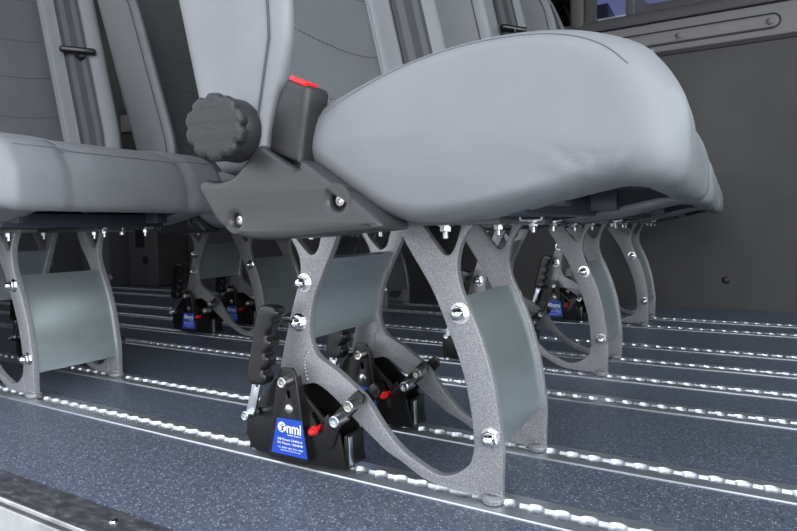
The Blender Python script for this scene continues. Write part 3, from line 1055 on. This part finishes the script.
lathe(bm, [(0.0001, 0.382), (0.022, 0.382), (0.0265, 0.384), (0.0280, 0.387), (0.0285, 0.402), (0.026, 0.404)], (kx + 0.0045, 0, kz + 0.001), (0, 1, 0), 32)
obj('knob_collar', bm, 'plastic', kn)
bk = [(x * 0.962, 0.279 + (z - 0.279) * 0.962) for x, z in [(-0.3775, 0.352), (-0.3745, 0.372), (-0.366, 0.395), (-0.3555, 0.4145), (-0.352, 0.4165), (-0.3300, 0.4065), (-0.3285, 0.4025), (-0.3335, 0.375), (-0.3385, 0.350), (-0.3400, 0.336)]]
bu = slab('buckle', bk, 0.4040, 0.4380, 0.0065, 'plastic', seat, (), 3)
bm = bmesh.new()
g_ = bmesh.new()
box(g_, -0.0100, 0.0100, -0.0165, 0.0010, -0.0022, 0.0020, 0.0012, 2)
bmesh.ops.rotate(g_, verts=g_.verts[:], cent=(0, 0, 0), matrix=Matrix.Rotation(math.radians(24.5), 3, 'Y'))
bmesh.ops.translate(g_, verts=g_.verts[:], vec=(-0.3275, 0.4215, 0.4065))
merge(bm, g_)
obj('release_button', bm, 'red_button', bu)
bm = bmesh.new(); box(bm, -0.345, -0.325, 0.412, 0.436, 0.300, 0.340, 0.004)
obj('buckle_stalk', bm, 'plastic', bu)

# floor clamps -----------------------------------------------------------------
def clamp(dy):
    """Black steel rail clamp on a rear leg; dy moves it to the far leg."""
    global BASE
    keep = BASE
    BASE = keep - Vector((0, dy, 0))
    # back plates either side of the leg
    bp = [(-0.4735, 0.0965), (-0.5148, 0.0528), (-0.5171, 0.0284), (-0.5112, 0.0165), (-0.5018, 0.0101), (-0.4195, 0.0101), (-0.4048, 0.0095), (-0.3689, 0.0101), (-0.3771, 0.0482), (-0.3926, 0.0705), (-0.3986, 0.0651), (-0.4363, 0.098), (-0.440, 0.1035), (-0.467, 0.1035)]
    slot = [(-0.4161, 0.0677), (-0.4128, 0.0703), (-0.4103, 0.0695), (-0.4020, 0.0560), (-0.3960, 0.0535), (-0.3965, 0.0490), (-0.4040, 0.0490), (-0.4070, 0.0530)]
    fc = slab('floor_clamp', bp, 0.5225, 0.5265, 0.0007, 'black_steel', seat, [slot], 1)
    slab('back_plate', bp, 0.5600, 0.5640, 0.0007, 'black_steel', fc, (), 1)
    bm_ = bmesh.new()
    box(bm_, -0.5165, -0.3700, 0.5262, 0.5602, 0.0100, 0.0165, 0.001)
    box(bm_, -0.3740, -0.3690, 0.5262, 0.5602, 0.0100, 0.0480, 0.001)
    box(bm_, -0.5165, -0.5125, 0.5262, 0.5602, 0.0165, 0.0530, 0.001)
    obj('base_block', bm_, 'black_steel', fc)
    bm_ = bmesh.new(); box(bm_, -0.3700, -0.3682, 0.5285, 0.5360, 0.0120, 0.0460, 0.0006)
    obj('locking_strip', bm_, 'zinc', fc)
    fp = catmull([(-0.4528, 0.1170), (-0.4505, 0.1195), (-0.4365, 0.1205), (-0.4335, 0.1185)], 3) + [(-0.4305, 0.1130), (-0.4150, 0.0160), (-0.4162, 0.0115), (-0.4190, 0.0100), (-0.4705, 0.0100), (-0.4740, 0.0125), (-0.4742, 0.0160), (-0.4599, 0.0974)]
    h_ = catmull([(-0.4441, 0.0925), (-0.4418, 0.0940), (-0.4397, 0.0925), (-0.4390, 0.0880), (-0.4400, 0.0850), (-0.4425, 0.0845), (-0.4440, 0.0870)], 2, True)
    slab('front_plate', fp, 0.5135, 0.5180, 0.0010, 'black_steel', fc, [h_], 2)
    bm_ = bmesh.new()
    for s_ in (-1, 1):                                   # folded flanges of the front plate
        a = Vector((-0.4590, 0, 0.0974)) if s_ < 0 else Vector((-0.4305, 0, 0.110))
        b2 = Vector((-0.4735, 0, 0.0170)) if s_ < 0 else Vector((-0.4160, 0, 0.0170))
        vs = []
        for p in (a, b2):
            for (dx, yy) in ((0, 0.5150), (0, 0.5245), (-s_ * 0.002, 0.5245), (-s_ * 0.002, 0.5150)):
                vs.append(bm_.verts.new((p.x + dx, yy, p.z)))
        for k in range(4):
            bm_.faces.new((vs[k], vs[(k + 1) % 4], vs[4 + (k + 1) % 4], vs[4 + k]))
        bm_.faces.new(vs[:4]); bm_.faces.new(vs[4:])
    obj('side_flange', bm_, 'black_steel', fc)
    # link arm to the diagonal of the leg
    arm = catmull([(-0.4060, 0.0420), (-0.3960, 0.0580), (-0.3880, 0.0665), (-0.3700, 0.0850), (-0.3530, 0.1020), (-0.3475, 0.1030), (-0.3425, 0.0980), (-0.3420, 0.0930), (-0.3460, 0.0870), (-0.3620, 0.0710), (-0.3740, 0.0580), (-0.3790, 0.0470), (-0.3860, 0.0330), (-0.4010, 0.0320)], 3, True)
    slab('link_arm', arm, 0.5185, 0.5222, 0.0010, 'black_steel', fc, (), 2)
    slab('link_arm', [(x, z) for x, z in arm], 0.5510, 0.5550, 0.0010, 'black_steel', fc, (), 1)
    # bolts: two steel spacers, two blue-zinc cap screws
    def capscrew(x, z, y, r, length, mk, nm):
        b3 = bmesh.new()
        lathe(b3, [(0.0001, 0.003), (r * 0.45, 0.003), (r * 0.52, 0.0004), (r * 0.85, 0.0), (r, 0.0008), (r, length)], (x, y, z), (0, 1, 0), 22)
        obj(nm, b3, mk, fc)
    capscrew(-0.4384, 0.1070, 0.498, 0.0060, 0.022, 'steel', 'steel_spacer')
    capscrew(-0.3495, 0.0913, 0.500, 0.0062, 0.030, 'steel', 'steel_spacer')
    capscrew(-0.3684, 0.0719, 0.500, 0.0064, 0.022, 'zinc', 'cap_screw')
    capscrew(-0.4984, 0.0597, 0.500, 0.0055, 0.020, 'zinc', 'cap_screw')
    bm_ = bmesh.new(); lathe(bm_, [(0.0060, 0), (0.0056, -0.0018), (0.0034, -0.0032), (0.0001, -0.0036)], (-0.4405, 0.5140, 0.0724), (0, 1, 0), 22)
    obj('rivet', bm_, 'steel', fc)
    bm_ = bmesh.new()
    ax = Vector((0.10, 1, 0.12))
    lathe(bm_, [(0.0001, 0), (0.0026, 0.0005), (0.0042, 0.0028), (0.0044, 0.0056), (0.0040, 0.0062), (0.0050, 0.0066), (0.0050, 0.0092), (0.0036, 0.010)], (-0.4070, 0.507, 0.0515), ax, 20)
    lathe(bm_, [(0.0030, 0.009), (0.0030, 0.020)], (-0.4070, 0.507, 0.0515), ax, 14)
    obj('release_pin', bm_, 'red', fc)
    # lever
    lv = [(-0.5035, 0.0535), (-0.4975, 0.0530), (-0.4930, 0.0580), (-0.4890, 0.0640), (-0.4850, 0.0780), (-0.4778, 0.1030), (-0.4905, 0.1030), (-0.4955, 0.0850), (-0.5010, 0.0700), (-0.5045, 0.0600)]
    slab('lever', lv, 0.5085, 0.5120, 0.0008, 'zinc', fc, [ring2d(-0.4850, 0.0955, 0.0018, 12)], 1)
    gp = catmull([(x * 1.0, z) for x, z in GRIP], 3, True)
    slab('lever_grip', gp, 0.5000, 0.5200, 0.0045, 'rubber_grip', fc, (), 4)
    # maker's label
    bm_ = bmesh.new()
    ly = 0.5131
    q = [(-0.4587, 0.0603), (-0.4220, 0.0610), (-0.4160, 0.0176), (-0.4692, 0.0176)]
    f_ = bm_.faces.new([bm_.verts.new((x, ly, z)) for x, z in q] )
    f_.material_index = 0
    f2 = bm_.faces.new([bm_.verts.new((x, ly + 0.0004, z)) for x, z in q[::-1]])
    ly2 = ly - 0.00025
    f_ = bm_.faces.new([bm_.verts.new((x, ly2, z)) for x, z in [(-0.4518 + 0.0062 * math.cos(2 * PI * k / 28), 0.0500 + 0.0062 * math.sin(2 * PI * k / 28)) for k in range(28)]])
    f_.material_index = 1
    ly3 = ly2 - 0.0002
    def blue(pts):
        g3 = bm_.faces.new([bm_.verts.new((x, ly3, z)) for x, z in pts]); g3.material_index = 0
    blue([(-0.4510 + 0.0012 * math.cos(2 * PI * k / 14), 0.0534 + 0.0012 * math.sin(2 * PI * k / 14)) for k in range(14)])
    blue([(-0.4560, 0.0526), (-0.4552, 0.0533), (-0.4520, 0.0513), (-0.4496, 0.0512), (-0.4462, 0.0531), (-0.4456, 0.0523), (-0.4494, 0.0497), (-0.4498, 0.0470), (-0.4478, 0.0450), (-0.4487, 0.0444), (-0.4511, 0.0462), (-0.4540, 0.0446), (-0.4547, 0.0453), (-0.4520, 0.0475), (-0.4522, 0.0496)])
    text_into(bm_, 'nmi', -0.4448, -0.4235, 0.0440, 0.0560, ly2, 1, 0.022)
    text_into(bm_, 'Safety Systems', -0.4440, -0.4232, 0.0405, 0.0430, ly2, 1, 0.012)
    text_into(bm_, 'GB Patent 2347610', -0.4590, -0.4222, 0.0345, 0.0372, ly2, 1, 0.012)
    text_into(bm_, 'EU Patent 1004608', -0.4590, -0.4217, 0.0300, 0.0327, ly2, 1, 0.012)
    text_into(bm_, 'Tel 0044 208 390 1000', -0.4590, -0.4217, 0.0250, 0.0270, ly2, 1, 0.006)
    text_into(bm_, 'www.nmisafety.com', -0.4550, -0.4250, 0.0217, 0.0238, ly2, 1, 0.006)
    # winding towards the viewer's side is fixed by recalc in obj(); flat faces shade two-sided
    o_ = obj('maker_label', bm_, ['blue', 'white'], fc, False)
    o_['label'] = 'blue maker label with white print'
    BASE = keep
    return fc
clamp(0.0)
clamp(DY)
BASE = Vector((0, 0, 0))

# ------------------------------------------------------------------ six seats
SEATS = [(-0.300, CY, 'grey van seat nearest the camera, with black recliner knob and red buckle button'),
         (-0.300, 1.1820, 'grey van seat straight behind the nearest seat, the middle one of its row'),
         (-0.300, 1.7770, 'grey van seat of the right-hand row standing closest to the dark side wall'),
         (-1.119, CY, 'grey van seat cut by the left edge, wide cushion front lit by the door'),
         (-1.119, 1.1820, 'grey van seat between the left-edge seat and the nearest seat back'),
         (-1.119, 1.7770, 'grey van seat of the left-hand row farthest from the door, mostly hidden')]
for i, (x, y, lab) in enumerate(SEATS):
    o = seat if i == 0 else copy_tree(seat)
    o.location = (x, y, 0)
    if i == 3:                                     # this seat's front plate reaches lower
        fp_ = min((c for c in o.children if c.name.startswith('cross_plate')), key=lambda c: -max(v.co.x for v in c.data.vertices))
        next(c for c in o.children if c.name.startswith('cushion')).location = (0, 0, 0.006)   # and its cushion sits a little higher
        fp_.data = long_plate.data
        bpy.data.objects.remove(long_plate)
    if i == 4:                                     # this back is wound further down
        pv = Vector((-0.10, 0, 0.37))
        rt = Matrix.Rotation(math.radians(-5), 3, 'Y')
        for ch in o.children:
            if ch.name.startswith(('backrest', 'seat_belt')):
                ch.rotation_euler = (0, math.radians(-5), 0)
                ch.location = pv - rt @ pv
    for ch in o.children:
        if ch.name.startswith('seat_belt'):
            dz = {1: 0.030, 3: -0.030}.get(i, 0.0)      # each tongue has slid to its own height
            for sub in ch.children:
                sub.location = (-0.235 * dz, 0, dz)
    tag(o, lab, 'seat', 'grey seats bolted to the floor rails')
